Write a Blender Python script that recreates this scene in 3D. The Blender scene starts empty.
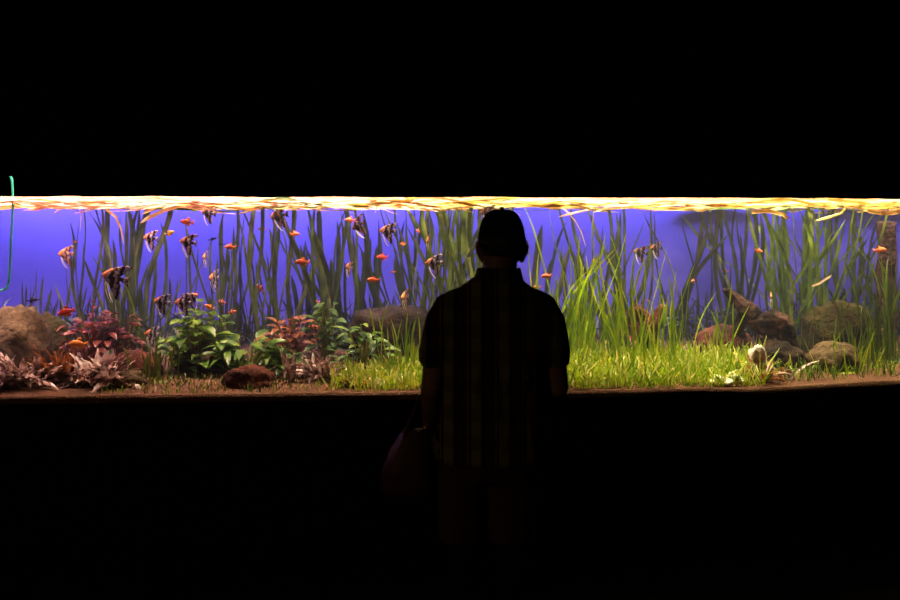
import bpy, bmesh, math, random
from mathutils import Vector, Matrix, noise
R = random.Random(7)
rad = math.radians
sc = bpy.context.scene
col = sc.collection

# ------------------------------------------------------------------ helpers
def lin(h):
    h = h.lstrip('#')
    c = [int(h[i:i+2], 16)/255 for i in (0, 2, 4)]
    return tuple(((v/12.92) if v <= .04045 else ((v+.055)/1.055)**2.4) for v in c) + (1,)

class MB:
    """collects shapes, builds ONE mesh object"""
    def __init__(s): s.v = []; s.f = []; s.m = []; s.cur = 0
    def add(s, vs, fs):
        o = len(s.v); s.v += [tuple(v) for v in vs]
        for f in fs: s.f.append([o+i for i in f]); s.m.append(s.cur)
    def box(s, c, d, rot=None):
        vs = [Vector((x*d[0]/2, y*d[1]/2, z*d[2]/2)) for x in (-1,1) for y in (-1,1) for z in (-1,1)]
        if rot is not None: vs = [rot @ v for v in vs]
        vs = [v+Vector(c) for v in vs]
        s.add(vs, [(0,1,3,2),(4,6,7,5),(0,4,5,1),(2,3,7,6),(0,2,6,4),(1,5,7,3)])
    def prism(s, poly, z0, z1):
        n = len(poly)
        vs = [(x,y,z0) for x,y in poly] + [(x,y,z1) for x,y in poly]
        fs = [tuple(range(n-1,-1,-1)), tuple(range(n,2*n))] + [(i,(i+1)%n,(i+1)%n+n,i+n) for i in range(n)]
        s.add(vs, fs)
    def rings(s, rings, cap=True):
        n = len(rings[0]); vs = [p for r in rings for p in r]; fs = []
        for k in range(len(rings)-1):
            for i in range(n):
                a = k*n+i; b = k*n+(i+1)%n
                fs.append((a, b, b+n, a+n))
        if cap:
            fs.append(tuple(range(n-1,-1,-1))); fs.append(tuple(range((len(rings)-1)*n, len(rings)*n)))
        s.add(vs, fs)
    def tube(s, path, radii, n=8, up=Vector((0,0,1)), flat=1.0, dome=True):
        path = [Vector(p) for p in path]
        if not hasattr(radii, '__len__'): radii = [radii]*len(path)
        rs = []
        N = len(path); prev = None
        for i, p in enumerate(path):
            t = (path[min(i+1,N-1)] - path[max(i-1,0)]).normalized()
            u = prev if prev is not None else (up if abs(t.dot(up)) < .95 else Vector((1,0,0)))
            a = (u - t*u.dot(t)).normalized(); b = t.cross(a); prev = a
            r = radii[i]
            ring = [p + (a*math.cos(2*math.pi*k/n)*flat + b*math.sin(2*math.pi*k/n))*r for k in range(n)]
            if dome and i == 0:
                for q in (.35, .8):
                    rs.append([p - t*r*math.sqrt(1-q*q) + (w-p)*q for w in ring])
            rs.append(ring)
            if dome and i == N-1:
                for q in (.8, .35):
                    rs.append([p + t*r*math.sqrt(1-q*q) + (w-p)*q for w in ring])
        s.rings(rs)
    def ell(s, c, d, nu=16, nv=10, rot=None):
        rs = []
        for j in range(nv+1):
            th = math.pi*(j/nv); th = min(max(th, .06), math.pi-.06)
            ring = []
            for i in range(nu):
                ph = 2*math.pi*i/nu
                v = Vector((d[0]*math.sin(th)*math.cos(ph), d[1]*math.sin(th)*math.sin(ph), -d[2]*math.cos(th)))
                if rot is not None: v = rot @ v
                ring.append(v+Vector(c))
            rs.append(ring)
        s.rings(rs)
    def ribbon(s, path, width, prof=None, face=None, crease=.18, ruffle=0, rf=6):
        """leaf blade along a path, v-section; face = side direction"""
        N = len(path); vs = []; fs = []
        prof = prof or (lambda t: (1-.25*(1-t))*min(1, (1-t)*6)**.7 if t < 1 else .03)
        for i, p in enumerate(path):
            t = i/(N-1)
            tg = (path[min(i+1,N-1)]-path[max(i-1,0)]).normalized()
            sd = Vector(face); sd = sd - tg*sd.dot(tg)
            if sd.length < 1e-3: sd = tg.orthogonal()
            sd.normalize(); nm = tg.cross(sd)
            w = max(width*prof(t), .0006)/2
            rf1 = math.sin(t*rf*6.28)*ruffle*w; rf2 = math.cos(t*rf*6.28+1)*ruffle*w
            vs += [p - sd*w + nm*rf1, p - nm*w*crease*2, p + sd*w + nm*rf2]
        for i in range(N-1):
            a = 3*i
            fs += [(a,a+1,a+4,a+3), (a+1,a+2,a+5,a+4)]
        s.add(vs, fs)
    def build(s, name, mat, parent=None, smooth=True, loc=None):
        me = bpy.data.meshes.new(name); me.from_pydata(s.v, [], s.f); me.update()
        mats = mat if isinstance(mat, (list, tuple)) else [mat]
        for m in mats: me.materials.append(m)
        if len(mats) > 1: me.polygons.foreach_set('material_index', s.m)
        if smooth: me.polygons.foreach_set('use_smooth', [True]*len(me.polygons))
        o = bpy.data.objects.new(name, me); col.objects.link(o)
        if parent: o.parent = parent
        if loc is not None: o.location = loc
        return o

def tag(o, label=None, cat=None, group=None, kind=None):
    if label: o['label'] = label
    if cat: o['category'] = cat
    if group: o['group'] = group
    if kind: o['kind'] = kind
    return o
def empty(name, loc=(0,0,0), rot=(0,0,0)):
    o = bpy.data.objects.new(name, None); o.empty_display_size = .05
    col.objects.link(o); o.location = loc; o.rotation_euler = rot
    return o
def copy_tree(o, kids, parent=None):
    c = o.copy(); col.objects.link(c); c.parent = parent
    for ch in kids.get(o.name, []): copy_tree(ch, kids, c)
    return c
def kidmap(root):
    d = {}
    def rec(o):
        d[o.name] = list(o.children)
        for c in o.children: rec(c)
    rec(root); return d

# ------------------------------------------------------------------ materials
def newmat(name):
    m = bpy.data.materials.new(name); m.use_nodes = True
    nt = m.node_tree; nt.nodes.clear()
    out = nt.nodes.new('ShaderNodeOutputMaterial')
    return m, nt, out
def N(nt, t, **kw):
    n = nt.nodes.new(t)
    for k, v in kw.items():
        if k in n.inputs: n.inputs[k].default_value = v
        else: setattr(n, k, v)
    return n
def ramp(nt, cols, pos=None):
    r = nt.nodes.new('ShaderNodeValToRGB'); e = r.color_ramp.elements
    n = len(cols); pos = pos or [i/(n-1) for i in range(n)]
    e[0].position = pos[0]; e[0].color = cols[0]; e[1].position = pos[-1]; e[1].color = cols[-1]
    for i in range(1, n-1):
        k = e.new(pos[i]); k.color = cols[i]
    return r
def noisy(name, cols, scale=8, rough=.8, bump=.3, detail=6, pos=None, bscale=None, spec=.2, dist=.0):
    m, nt, out = newmat(name)
    tc = N(nt, 'ShaderNodeTexCoord'); no = N(nt, 'ShaderNodeTexNoise', Scale=scale, Detail=detail, Distortion=dist)
    nt.links.new(tc.outputs['Object'], no.inputs['Vector'])
    r = ramp(nt, [lin(c) for c in cols], pos or [.3+.4*i/(len(cols)-1) for i in range(len(cols))])
    nt.links.new(no.outputs['Fac'], r.inputs[0])
    b = N(nt, 'ShaderNodeBsdfPrincipled', Roughness=rough); b.inputs['Specular IOR Level'].default_value = spec
    nt.links.new(r.outputs[0], b.inputs['Base Color'])
    if bump:
        n2 = N(nt, 'ShaderNodeTexNoise', Scale=bscale or scale*2.5, Detail=8)
        nt.links.new(tc.outputs['Object'], n2.inputs['Vector'])
        bp = N(nt, 'ShaderNodeBump', Strength=bump, Distance=.02)
        nt.links.new(n2.outputs['Fac'], bp.inputs['Height']); nt.links.new(bp.outputs[0], b.inputs['Normal'])
    nt.links.new(b.outputs[0], out.inputs[0])
    return m
def plain(name, c, rough=.6, spec=.3, metal=0):
    m, nt, out = newmat(name)
    b = N(nt, 'ShaderNodeBsdfPrincipled', Roughness=rough, Metallic=metal); b.inputs['Base Color'].default_value = lin(c)
    b.inputs['Specular IOR Level'].default_value = spec
    nt.links.new(b.outputs[0], out.inputs[0]); return m
def leafmat(name, cols, trans=.4, scale=5, stretch=(1,1,.35), gloss=.06):
    """leaf: diffuse + translucent, patchy colour, a little sheen"""
    m, nt, out = newmat(name)
    tc = N(nt, 'ShaderNodeTexCoord'); mp = N(nt, 'ShaderNodeMapping'); mp.inputs['Scale'].default_value = stretch
    nt.links.new(tc.outputs['Object'], mp.inputs[0])
    no = N(nt, 'ShaderNodeTexNoise', Scale=scale*3, Detail=3)
    nt.links.new(mp.outputs[0], no.inputs['Vector'])
    r = ramp(nt, [lin(c) for c in cols], [.33+.34*i/(len(cols)-1) for i in range(len(cols))])
    nt.links.new(no.outputs['Fac'], r.inputs[0])
    d = N(nt, 'ShaderNodeBsdfDiffuse'); t = N(nt, 'ShaderNodeBsdfTranslucent'); g = N(nt, 'ShaderNodeBsdfGlossy', Roughness=.35)
    nt.links.new(r.outputs[0], d.inputs[0]); nt.links.new(r.outputs[0], t.inputs[0])
    a = N(nt, 'ShaderNodeMixShader'); a.inputs[0].default_value = trans
    nt.links.new(d.outputs[0], a.inputs[1]); nt.links.new(t.outputs[0], a.inputs[2])
    b = N(nt, 'ShaderNodeMixShader'); b.inputs[0].default_value = gloss
    nt.links.new(a.outputs[0], b.inputs[1]); nt.links.new(g.outputs[0], b.inputs[2])
    nt.links.new(b.outputs[0], out.inputs[0]); return m

M = {}
M['black'] = plain('black_wall_paint', '#0b0a0a', .95, .0)
M['floor'] = plain('black_carpet', '#0b0a09', 1, 0)
M['gravel'] = noisy('gravel', ['#38221a', '#7c5440', '#4c2c22', '#a47c60'], 60, .9, .9, 4)
M['eel_back'] = leafmat('olive_leaf', ['#232c1a', '#3e4a28', '#566038'], .35)
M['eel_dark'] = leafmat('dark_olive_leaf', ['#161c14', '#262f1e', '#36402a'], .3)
M['eel_mid'] = leafmat('mid_green_leaf', ['#3a4e1a', '#587028', '#768436'], .4)
M['eel_bright'] = leafmat('bright_green_leaf', ['#628614', '#94b41c', '#c4c63a'], .45)
M['lawn'] = leafmat('lawn_leaf', ['#5f8412', '#92ae1e', '#c4bc38'], .45, 3)
M['lawn_pale'] = leafmat('pale_lawn_leaf', ['#c8b84a', '#d8cf70', '#b8c040'], .45, 3)  # paler blades carry the lawn's highlights in their colour
M['yellow'] = leafmat('yellow_leaf', ['#8a6a28', '#c08c44', '#d8b070', '#90802c'], .4, 2, (1,1,1))
M['cream'] = leafmat('cream_leaf', ['#e8ccae', '#e0b496', '#d8b890'], .5, 2, (1,1,1))
M['pinkleaf'] = leafmat('pink_leaf', ['#e8a58a', '#f0c4b0'], .5, 2, (1,1,1))
M['broad'] = leafmat('broad_green_leaf', ['#35521a', '#567a2a', '#8aa048'], .35, 4, (1,1,1), .05)
M['broad_dim'] = leafmat('deep_green_leaf', ['#263c16', '#3e5a22', '#5f7838'], .3, 4, (1,1,1), .04)
M['bronze'] = leafmat('bronze_leaf', ['#4a2a22', '#86605a', '#c8aaa4', '#5c342e'], .25, 7, (1,1,1), .08)
M['brown_leaf'] = leafmat('brown_leaf', ['#5a2e1a', '#8a4f2a', '#a8683c'], .3, 6, (1,1,1))
M['red_leaf'] = leafmat('red_leaf', ['#421418', '#6e2a2e', '#96504a'], .3, 6, (1,1,1))
M['stem'] = plain('plant_stem', '#6d6a2c', .6)
M['stem_red'] = plain('red_plant_stem', '#7a3a2c', .6)
M['rock_grey'] = noisy('grey_brown_stone', ['#2a221a', '#5c4a36', '#463626', '#74604a'], 7, .9, 1, bscale=30)
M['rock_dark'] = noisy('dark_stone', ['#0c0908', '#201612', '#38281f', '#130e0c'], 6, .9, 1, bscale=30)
M['rock_red'] = noisy('red_brown_stone', ['#280f0b', '#4c2218', '#66382a'], 7, .85, 1, bscale=30)
M['rock_moss'] = noisy('mossy_stone', ['#1a130b', '#382a17', '#302e12', '#4a3820'], 10, .95, 1, bscale=40)  # toned darker for the shade of plants overhead
M['rock_pale'] = noisy('pale_stone', ['#8a7062', '#d0bcae', '#e4d6cc', '#7e5a4c'], 12, .8, .6)
M['pebble'] = noisy('white_pebble', ['#f4efe2', '#e2d8c0'], 20, .6, .1)
M['wood'] = noisy('driftwood', ['#090505', '#1e1110', '#4c302b', '#100808'], 9, .85, 1, dist=1.2, bscale=30)  # shade from the plants above is put into this dark tone
M['post'] = noisy('purple_brown_post', ['#1c1014', '#40282e', '#5a3c40'], 14, .9, 1, dist=.8)
M['tube'] = leafmat('teal_tube', ['#58c8b0', '#80e0d0'], .5, 1)

# back panel: saturated blue sheet
m, nt, out = newmat('blue_back_sheet'); b = N(nt, 'ShaderNodeBsdfDiffuse'); b.inputs[0].default_value = lin('#6a5fd6')
nt.links.new(b.outputs[0], out.inputs[0]); M['blue'] = m
# clear glass pane: see-through with a fresnel sheen
m, nt, out = newmat('clear_glass')
lw = N(nt, 'ShaderNodeFresnel', IOR=1.15); tr = N(nt, 'ShaderNodeBsdfTransparent'); gl = N(nt, 'ShaderNodeBsdfGlossy', Roughness=.02)
tr.inputs[0].default_value = (.975,.985,.985,1)
mx = N(nt, 'ShaderNodeMixShader')
nt.links.new(lw.outputs[0], mx.inputs[0]); nt.links.new(tr.outputs[0], mx.inputs[1]); nt.links.new(gl.outputs[0], mx.inputs[2])
nt.links.new(mx.outputs[0], out.inputs[0]); M['glass'] = m
HAZE = .035
# water surface: transparent from above/below steeply, mirror at grazing angles
def water_mat(name, top):
    m, nt, out = newmat(name)
    tr = N(nt, 'ShaderNodeBsdfTransparent')
    if top:
        tc = N(nt, 'ShaderNodeTexCoord')
        no = N(nt, 'ShaderNodeTexNoise', Scale=5, Detail=3); nt.links.new(tc.outputs['Object'], no.inputs['Vector'])
        bp = N(nt, 'ShaderNodeBump', Strength=.35, Distance=.03); nt.links.new(no.outputs['Fac'], bp.inputs['Height'])
        fr = N(nt, 'ShaderNodeFresnel', IOR=1.33); gl = N(nt, 'ShaderNodeBsdfGlossy', Roughness=.03)
        mx = N(nt, 'ShaderNodeMixShader')
        nt.links.new(bp.outputs[0], gl.inputs['Normal'])
        nt.links.new(fr.outputs[0], mx.inputs[0]); nt.links.new(tr.outputs[0], mx.inputs[1]); nt.links.new(gl.outputs[0], mx.inputs[2])
        nt.links.new(mx.outputs[0], out.inputs[0])
    else:
        nt.links.new(tr.outputs[0], out.inputs[0])
    if HAZE:
        vs = N(nt, 'ShaderNodeVolumeScatter', Density=HAZE, Anisotropy=.2); vs.inputs['Color'].default_value = (.62,.66,.95,1)
        nt.links.new(vs.outputs[0], out.inputs['Volume'])
    return m
M['water_top'] = water_mat('water_surface', True); M['water_side'] = water_mat('water_body', False)

# ------------------------------------------------------------------ camera and plan of the place
CZ = 1.58; FP = 875.0; HY = 224
cam = bpy.data.cameras.new('camera'); co = bpy.data.objects.new('camera', cam); col.objects.link(co)
co.location = (0, 0, CZ); co.rotation_euler = (rad(90), 0, 0)
cam.sensor_width = 36; cam.lens = 36*FP/900; cam.shift_y = -(300-HY)/900; cam.clip_start = .05
sc.camera = co
cam.dof.use_dof = True; cam.dof.focus_distance = 4.8; cam.dof.aperture_fstop = 2.0

ZW = 1.72                       # water level
A0, B0, A1, B1 = 4.5553, .0596, 4.2207, .27
def F(x): return max(A0+B0*x, A1+B1*x)      # line of the front glass in plan
YB = 6.35                        # back of the tank
def ground(x, y): return .706 + .05*max(0, y-F(x))
def W(px, d, py=None):           # a point d metres behind the glass
    u = (px-450)/FP
    y = max((A0+d)/(1-B0*u), (A1+d)/(1-B1*u)); x = u*y
    z = ground(x, y) if py is None else CZ-(py-HY)/FP*y
    return Vector((x, y, z))
def mpp(p): return p.y/FP        # metres per photo pixel at that depth
XL, XR = -3.5, 3.7
XC = (A0-A1)/(B1-B0)             # the corner where the two panes meet

# ------------------------------------------------------------------ the setting
def struct(name, mb, mat): return tag(mb.build(name, mat, smooth=False), kind='structure')
mb = MB(); mb.box((0, 2.2, -.05), (12, 11.2, .1)); struct('floor', mb, M['floor'])
mb = MB(); mb.box((0, 2.2, 3.25), (12, 11.2, .1)); struct('ceiling', mb, M['black'])
mb = MB(); mb.box((-5.95, 2.2, 1.6), (.1, 11.2, 3.2)); struct('wall_left', mb, M['black'])
mb = MB(); mb.box((5.95, 2.2, 1.6), (.1, 11.2, 3.2)); struct('wall_right', mb, M['black'])
mb = MB(); mb.box((0, 7.75, 1.6), (12, .1, 3.2)); struct('wall_back', mb, M['black'])
mb = MB(); mb.box((0, -3.35, 1.6), (12, .1, 3.2)); struct('wall_rear', mb, M['black'])
def strip(o0, o1, xa, xb):       # plan polygon following the glass line
    xs = [xa] + ([XC] if xa < XC < xb else []) + [xb]
    return [(x, F(x)+o0) for x in xs] + [(x, F(x)+o1) for x in reversed(xs)]
mb = MB()
mb.prism(strip(-.10, -.02, -5.9, 5.9), 0, .672)
mb.prism(strip(-.10, -.02, -5.9, 5.9), 1.82, 3.2)
mb.prism(strip(-.10, -.02, -5.9, XL), .672, 1.82); mb.prism(strip(-.10, -.02, XR, 5.9), .672, 1.82)
struct('wall_front', mb, M['black'])

# ------------------------------------------------------------------ the aquarium
tank = empty('aquarium', (0, 5.3, 0)); tag(tank, 'long glass aquarium lit from above, set in a black wall', 'aquarium')
off = Vector((0, -5.3, 0))
def tpart(mb, name, mat, smooth=False):
    return mb.build(name, mat, tank, smooth, off)
mb = MB(); mb.prism(strip(-.018, -.004, XL, XR), .66, 1.84); tpart(mb, 'front_glass', M['glass'])
mb = MB(); mb.box(((XL+XR)/2, YB+.02, 1.2), (XR-XL, .03, 1.06)); tpart(mb, 'back_panel', M['blue'])
mb = MB(); mb.box((XL-.02, 5.3, 1.2), (.03, 2.1, 1.06)); tpart(mb, 'side_panel', M['blue'])
mb = MB(); mb.box((XR+.02, 5.8, 1.2), (.03, 1.2, 1.06)); tpart(mb, 'side_panel', M['blue'])
mb = MB(); mb.prism(strip(0, 0, XL, XR)[:3] + [(XR, YB), (XL, YB)], .64, .66); tpart(mb, 'base_plate', M['black'])
mb = MB(); mb.prism(strip(0, 0, XL, XR)[:3] + [(XR, YB), (XL, YB)], .0, .64); tpart(mb, 'cabinet', M['black'])

# gravel bed
mb = MB(); nx, ny = 180, 50; vs = []; fs = []
for j in range(ny+1):
    for i in range(nx+1):
        x = XL + (XR-XL)*i/nx; y = F(x)+.003 + (YB-F(x)-.003)*(j/ny)**1.4
        h = .012*noise.noise((x*2.2, y*2.2, 1)) + .006*noise.noise((x*14, y*14, 4))
        vs.append((x, y, ground(x, y) + h*min(1, j/4+.25)))
for j in range(ny):
    for i in range(nx):
        a = j*(nx+1)+i; fs.append((a, a+1, a+nx+2, a+nx+1))
n0 = len(vs)
for i in range(nx+1): vs.append((vs[i][0], vs[i][1], .665))
for i in range(nx): fs.append((n0+i, n0+i+1, i+1, i))
mb.add(vs, fs)
o = mb.build('gravel_bed', M['gravel']); tag(o, 'reddish brown gravel covering the bottom of the aquarium', 'gravel', kind='stuff')

# water
mb = MB(); mb.cur = 0; nx, ny = 160, 40; vs = []; fs = []
for j in range(ny+1):
    for i in range(nx+1):
        x = XL + (XR-XL)*i/nx; y = F(x) + .0 + (YB-F(x))*(j/ny)
        vs.append((x, y, ZW + .006*noise.noise((x*3, y*5, 2)) + .003*noise.noise((x*9, y*12, 7))))
for j in range(ny):
    for i in range(nx):
        a = j*(nx+1)+i; fs.append((a, a+1, a+nx+2, a+nx+1))
mb.add(vs, fs)
if HAZE:
    mb.cur = 1
    per = [i for i in range(nx+1)] + [j*(nx+1)+nx for j in range(1, ny+1)] + [ny*(nx+1)+i for i in range(nx-1, -1, -1)] + [j*(nx+1) for j in range(ny-1, 0, -1)]
    low = [(vs[i][0], vs[i][1], .67) for i in per]; n = len(per)
    mb.add([vs[i] for i in per] + low, [(i, i+n, (i+1)%n+n, (i+1)%n) for i in range(n)] + [tuple(range(n, 2*n))])
o = mb.build('water', [M['water_top'], M['water_side']]); tag(o, 'clear rippled water filling the aquarium to its bright surface', 'water', kind='stuff')

# ------------------------------------------------------------------ plants
def blade_path(p, ang, lean, length, curl, droop=0, step=.035, wob=.12, ph=None):
    """a blade growing from p, leaning by `lean` towards azimuth ang; trails along the surface when it gets there"""
    pts = [Vector(p)]; th = lean; n = max(5, int(length/step)); ph = R.uniform(0, 6) if ph is None else ph
    az = ang
    for i in range(n):
        t = i/n
        th += curl*step + droop*t*t*step + .035*math.sin(ph*1.7+5.5*t)
        az += wob*math.sin(ph+6*t)
        d = Vector((math.sin(th)*math.cos(az), math.sin(th)*math.sin(az), math.cos(th)))
        q = pts[-1] + d*step
        zs = ZW-.012-.012*math.sin(ph*3+t*9)
        if q.z > zs:
            h = Vector((d.x, d.y*.4, 0)); h = h.normalized() if h.length > .02 else Vector((math.cos(az), 0, 0))
            q = pts[-1] + h*step; q.z = min(pts[-1].z*.6+zs*.4, zs)
        q.y = min(max(q.y, F(q.x)+.03), YB-.03)
        pts.append(q)
    return pts
def eelgrass(name, label, px, d, n, hmin, hmax, width, mat, spread=.08, lean=.12, bias=0, curl=.15, droop=0, group=None, cat='water plant', face_cam=.7):
    base = W(px, d); mb = MB()
    for k in range(n):
        a = R.uniform(0, 6.283); r = spread*math.sqrt(R.random())
        p = Vector((r*math.cos(a)*1.6, r*math.sin(a), 0))
        L = hmin+(hmax-hmin)*R.random()**.8 if R.random() < .8 else hmin*R.uniform(.5, 1); az = R.choice([0, math.pi]) + R.uniform(-.7, .7)
        if bias and R.random() < .75: az = (0 if bias > 0 else math.pi) + R.uniform(-.5, .5)
        path = blade_path(base + p, az, lean*(.15+abs(R.gauss(0, .75))), L, R.uniform(-.6, 1)*curl*1.6, (droop+1.2)*R.random()**2)
        path = [q-base for q in path]
        fa = R.uniform(-1, 1)*(1.3-face_cam)
        mb.ribbon(path, width*R.choice((.4,.55,.7,.8,.9,1.1)), face=(math.cos(fa), math.sin(fa), 0))
    mb.ell((0,0,-.005), (spread*.8, spread*.5, .012), 10, 6)
    o = mb.build(name, mat); o.location = base
    return tag(o, label, cat, group)

# (name, label, px, depth, blades, hmin, hmax, width, material, spread, lean, bias, curl)
EG = [
 ('sparse pair of thin olive blades rising behind the grey rounded rock at the far left', 46, 1.3, 5, .35, .62, .02, 'eel_back', .05, .2, 0, .1),
 ('thin tall olive eelgrass with single blade reaching the surface near the teal tube', 78, 1.2, 6, .5, .98, .018, 'eel_back', .05, .1, 0, .1),
 ('olive eelgrass leaning left behind the large striped angelfish', 108, 1.1, 12, .6, 1.15, .026, 'eel_back', .08, .22, -1, .15),
 ('dense tall olive eelgrass bending right behind the bronze feathery plants', 132, 1.35, 16, .7, 1.3, .034, 'eel_back', .10, .10, 0, .1),
 ('yellow green eelgrass rising above the red leafy plant', 150, .75, 7, .35, .62, .022, 'eel_mid', .05, .2, 0, .3),
 ('olive eelgrass spreading behind the four angelfish at the left', 182, 1.3, 9, .45, .95, .024, 'eel_back', .09, .25, 0, .15),
 ('tall eelgrass straight behind the lush green broad-leaved bush', 225, 1.2, 12, .6, 1.05, .03, 'eel_back', .07, .14, 0, .1),
 ('thin eelgrass blades standing left of the dense column of eelgrass', 250, 1.4, 7, .5, 1.0, .02, 'eel_dark', .06, .12, -1, .1),
 ('dense column of eelgrass under the black angelfish near the surface', 275, 1.1, 18, .65, 1.2, .03, 'eel_back', .09, .16, -1, .12),
 ('pair of dark eelgrass blades right of the coral fish in mid water', 300, 1.5, 6, .5, .9, .034, 'eel_dark', .05, .08, 0, .1),
 ('wide dense eelgrass fanning left, above the brown leafy bush', 335, 1.2, 18, .8, 1.2, .036, 'eel_back', .10, .20, -1, .1),
 ('dark eelgrass standing behind the broken brown stump, with short blunt blades', 357, 1.35, 9, .55, .9, .04, 'eel_dark', .07, .1, 0, .1),
 ('broad dark blades slanting left, from the top of the brown stump', 404, 1.3, 6, .7, 1.0, .045, 'eel_dark', .05, .4, -1, -.1),
 ('straight dark blades rising vertically right of the brown stump', 410, 1.5, 5, .85, 1.05, .03, 'eel_dark', .05, .05, 0, .03),
 ('thick curtain of tall eelgrass left of the person, reaching the surface', 434, 1.1, 20, .8, 1.25, .028, 'eel_back', .10, .09, 0, .1),
 ('densest eelgrass curtain partly hidden behind the cap of the person', 466, 1.0, 38, .85, 1.3, .028, 'eel_mid', .13, .07, 0, .1),
 ('large dark spear-shaped blades slanting right beside the person\'s right ear', 532, 1.35, 5, .55, .95, .05, 'eel_dark', .04, .3, 1, -.05),
 ('olive eelgrass behind the tall bright grass right of the person', 585, 1.2, 12, .6, 1.15, .03, 'eel_back', .10, .16, 0, .15),
 ('olive eelgrass crossing behind the two dark angelfish', 628, 1.1, 14, .65, 1.15, .03, 'eel_back', .10, .2, 0, .15),
 ('dark blades rising right of the reddish driftwood stub', 676, 1.4, 7, .6, 1.05, .032, 'eel_dark', .06, .16, 0, .1),
 ('faint thin blades in open blue water right of centre', 702, 1.6, 4, .6, .95, .018, 'eel_dark', .05, .08, 0, .05),
 ('stand of wide dark blades straight above the big dark driftwood', 742, 1.2, 14, .95, 1.2, .036, 'eel_dark', .08, .06, 0, .04),
 ('huge fan of green eelgrass spreading to the surface right of the dark driftwood', 800, 1.0, 52, .8, 1.35, .028, 'eel_mid', .11, .30, 0, .05),
 ('olive eelgrass behind the mossy rock, arching right to the surface', 842, 1.3, 16, .6, 1.2, .03, 'eel_back', .10, .26, 0, .15),
 ('thin eelgrass between the mossy rock and the purple brown post', 868, 1.2, 6, .3, .7, .018, 'eel_mid', .06, .25, 0, .3),
]
for L, px, d, n, h0, h1, w, mt, sp, ln, bi, cu in EG:
    eelgrass('eelgrass', 'tank plant: ' + L if len(L.split()) < 6 else L, px, d, n, h0, h1, w, M[mt], sp, ln, bi, cu)
# bright foreground grass
FG = [
 ('tall bright green grass clump touching the person\'s right side', 556, .45, 16, .35, .85, .022, 'eel_bright', .09, .18, 0, .25),
 ('tallest bright green grass, blades reaching the surface right of the person', 580, .55, 16, .5, 1.0, .022, 'eel_bright', .08, .2, 1, .15),
 ('bright grass leaning right between the tallest grass and the driftwood stub', 612, .45, 18, .35, .8, .022, 'eel_bright', .10, .24, 0, .25),
 ('bright grass in front of the reddish driftwood stub', 645, .4, 12, .25, .7, .02, 'eel_bright', .10, .25, 0, .3),
 ('bright green grass with a single bent tall blade right of the stub', 672, .4, 8, .22, .62, .019, 'eel_bright', .10, .25, 0, .3),
 ('thin upright bright blades left of the big dark driftwood', 698, .4, 6, .2, .62, .016, 'eel_bright', .10, .16, 0, .2),
 ('few thin green blades standing before the dark driftwood', 732, .35, 5, .15, .5, .014, 'eel_bright', .08, .14, 0, .2),
 ('bright grass left of the person, springing up beside the sleeve', 412, .45, 16, .2, .45, .018, 'eel_bright', .10, .3, 1, .25),
 ('green grass filling the lower right end of the tank', 893, .45, 26, .35, .75, .018, 'eel_mid', .10, .16, 0, .2),
 ('thin grass before the purple brown post', 872, .35, 12, .15, .4, .014, 'eel_mid', .08, .2, 0, .3),
 ('short arching yellow green grass below the flat mossy stone', 845, .25, 10, .1, .3, .015, 'eel_bright', .10, .5, 0, .6),
 ('sparse fine grass growing over the mossy rock', 822, .6, 12, .15, .45, .012, 'eel_mid', .14, .2, 0, .2),
 ('yellow green curved blades left of the lush green bush, by the gravel', 158, .3, 10, .1, .32, .016, 'eel_mid', .08, .35, 0, .5),
]
for L, px, d, n, h0, h1, w, mt, sp, ln, bi, cu in FG:
    eelgrass('grass_clump', L, px, d, int(n*2.3), h0*.7, h1*1.04, w*.66, M[mt], sp*1.15, ln*.5, bi*.0, cu*1.5, 1.2, cat='water grass')

# lawn of short grass
def lawn(name, label, px0, px1, d0, d1, n, h0, h1, w, mat, dens=lambda u: 1):
    mb = MB(); k = 0
    while k < n:
        mb.cur = R.choice((0, 0, 1, 2))
        u = R.random()
        if R.random() > dens(u): continue
        p = W(px0+(px1-px0)*u, R.uniform(d0, d1))
        L = R.uniform(h0, h1)*R.uniform(.6, 1)
        path = blade_path(p, R.uniform(0, 6.28), R.uniform(.05, .75), L, R.uniform(-2, 5), 0, L/6)
        fa = R.uniform(-1.2, 1.2)
        mb.ribbon(path, w*R.uniform(.6, 1.2), face=(math.cos(fa), math.sin(fa), 0)); k += 1
    o = mb.build(name, mat); return tag(o, label, 'lawn', kind='stuff')
lawn('lawn_grass', 'dense short yellow green lawn right of the person', 505, 765, .03, .65, 4200, .05, .21, .0085, [M['lawn'], M['lawn_pale'], M['eel_bright']], lambda u: 1-.6*u)
lawn('lawn_grass', 'short bright green lawn left of the person and behind the person', 330, 505, .03, .55, 2200, .04, .15, .0085, [M['lawn'], M['lawn_pale'], M['eel_bright']], lambda u: .25+.75*min(1, u*1.6))
lawn('lawn_grass', 'low scattered green growth at the lower right on the gravel', 765, 905, .08, .6, 600, .04, .13, .008, [M['eel_mid'], M['lawn'], M['eel_back']])
lawn('lawn_grass', 'low moss and grass tufts on the gravel at the left', 95, 330, .02, .4, 420, .015, .055, .008, [M['eel_mid'], M['lawn'], M['bronze']])
lawn('background_grass', 'dark short grass filling the foot of the blue back panel', -40, 940, 1.25, 1.65, 1500, .15, .48, .014, [M['eel_dark'], M['eel_dark'], M['eel_back']])

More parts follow.
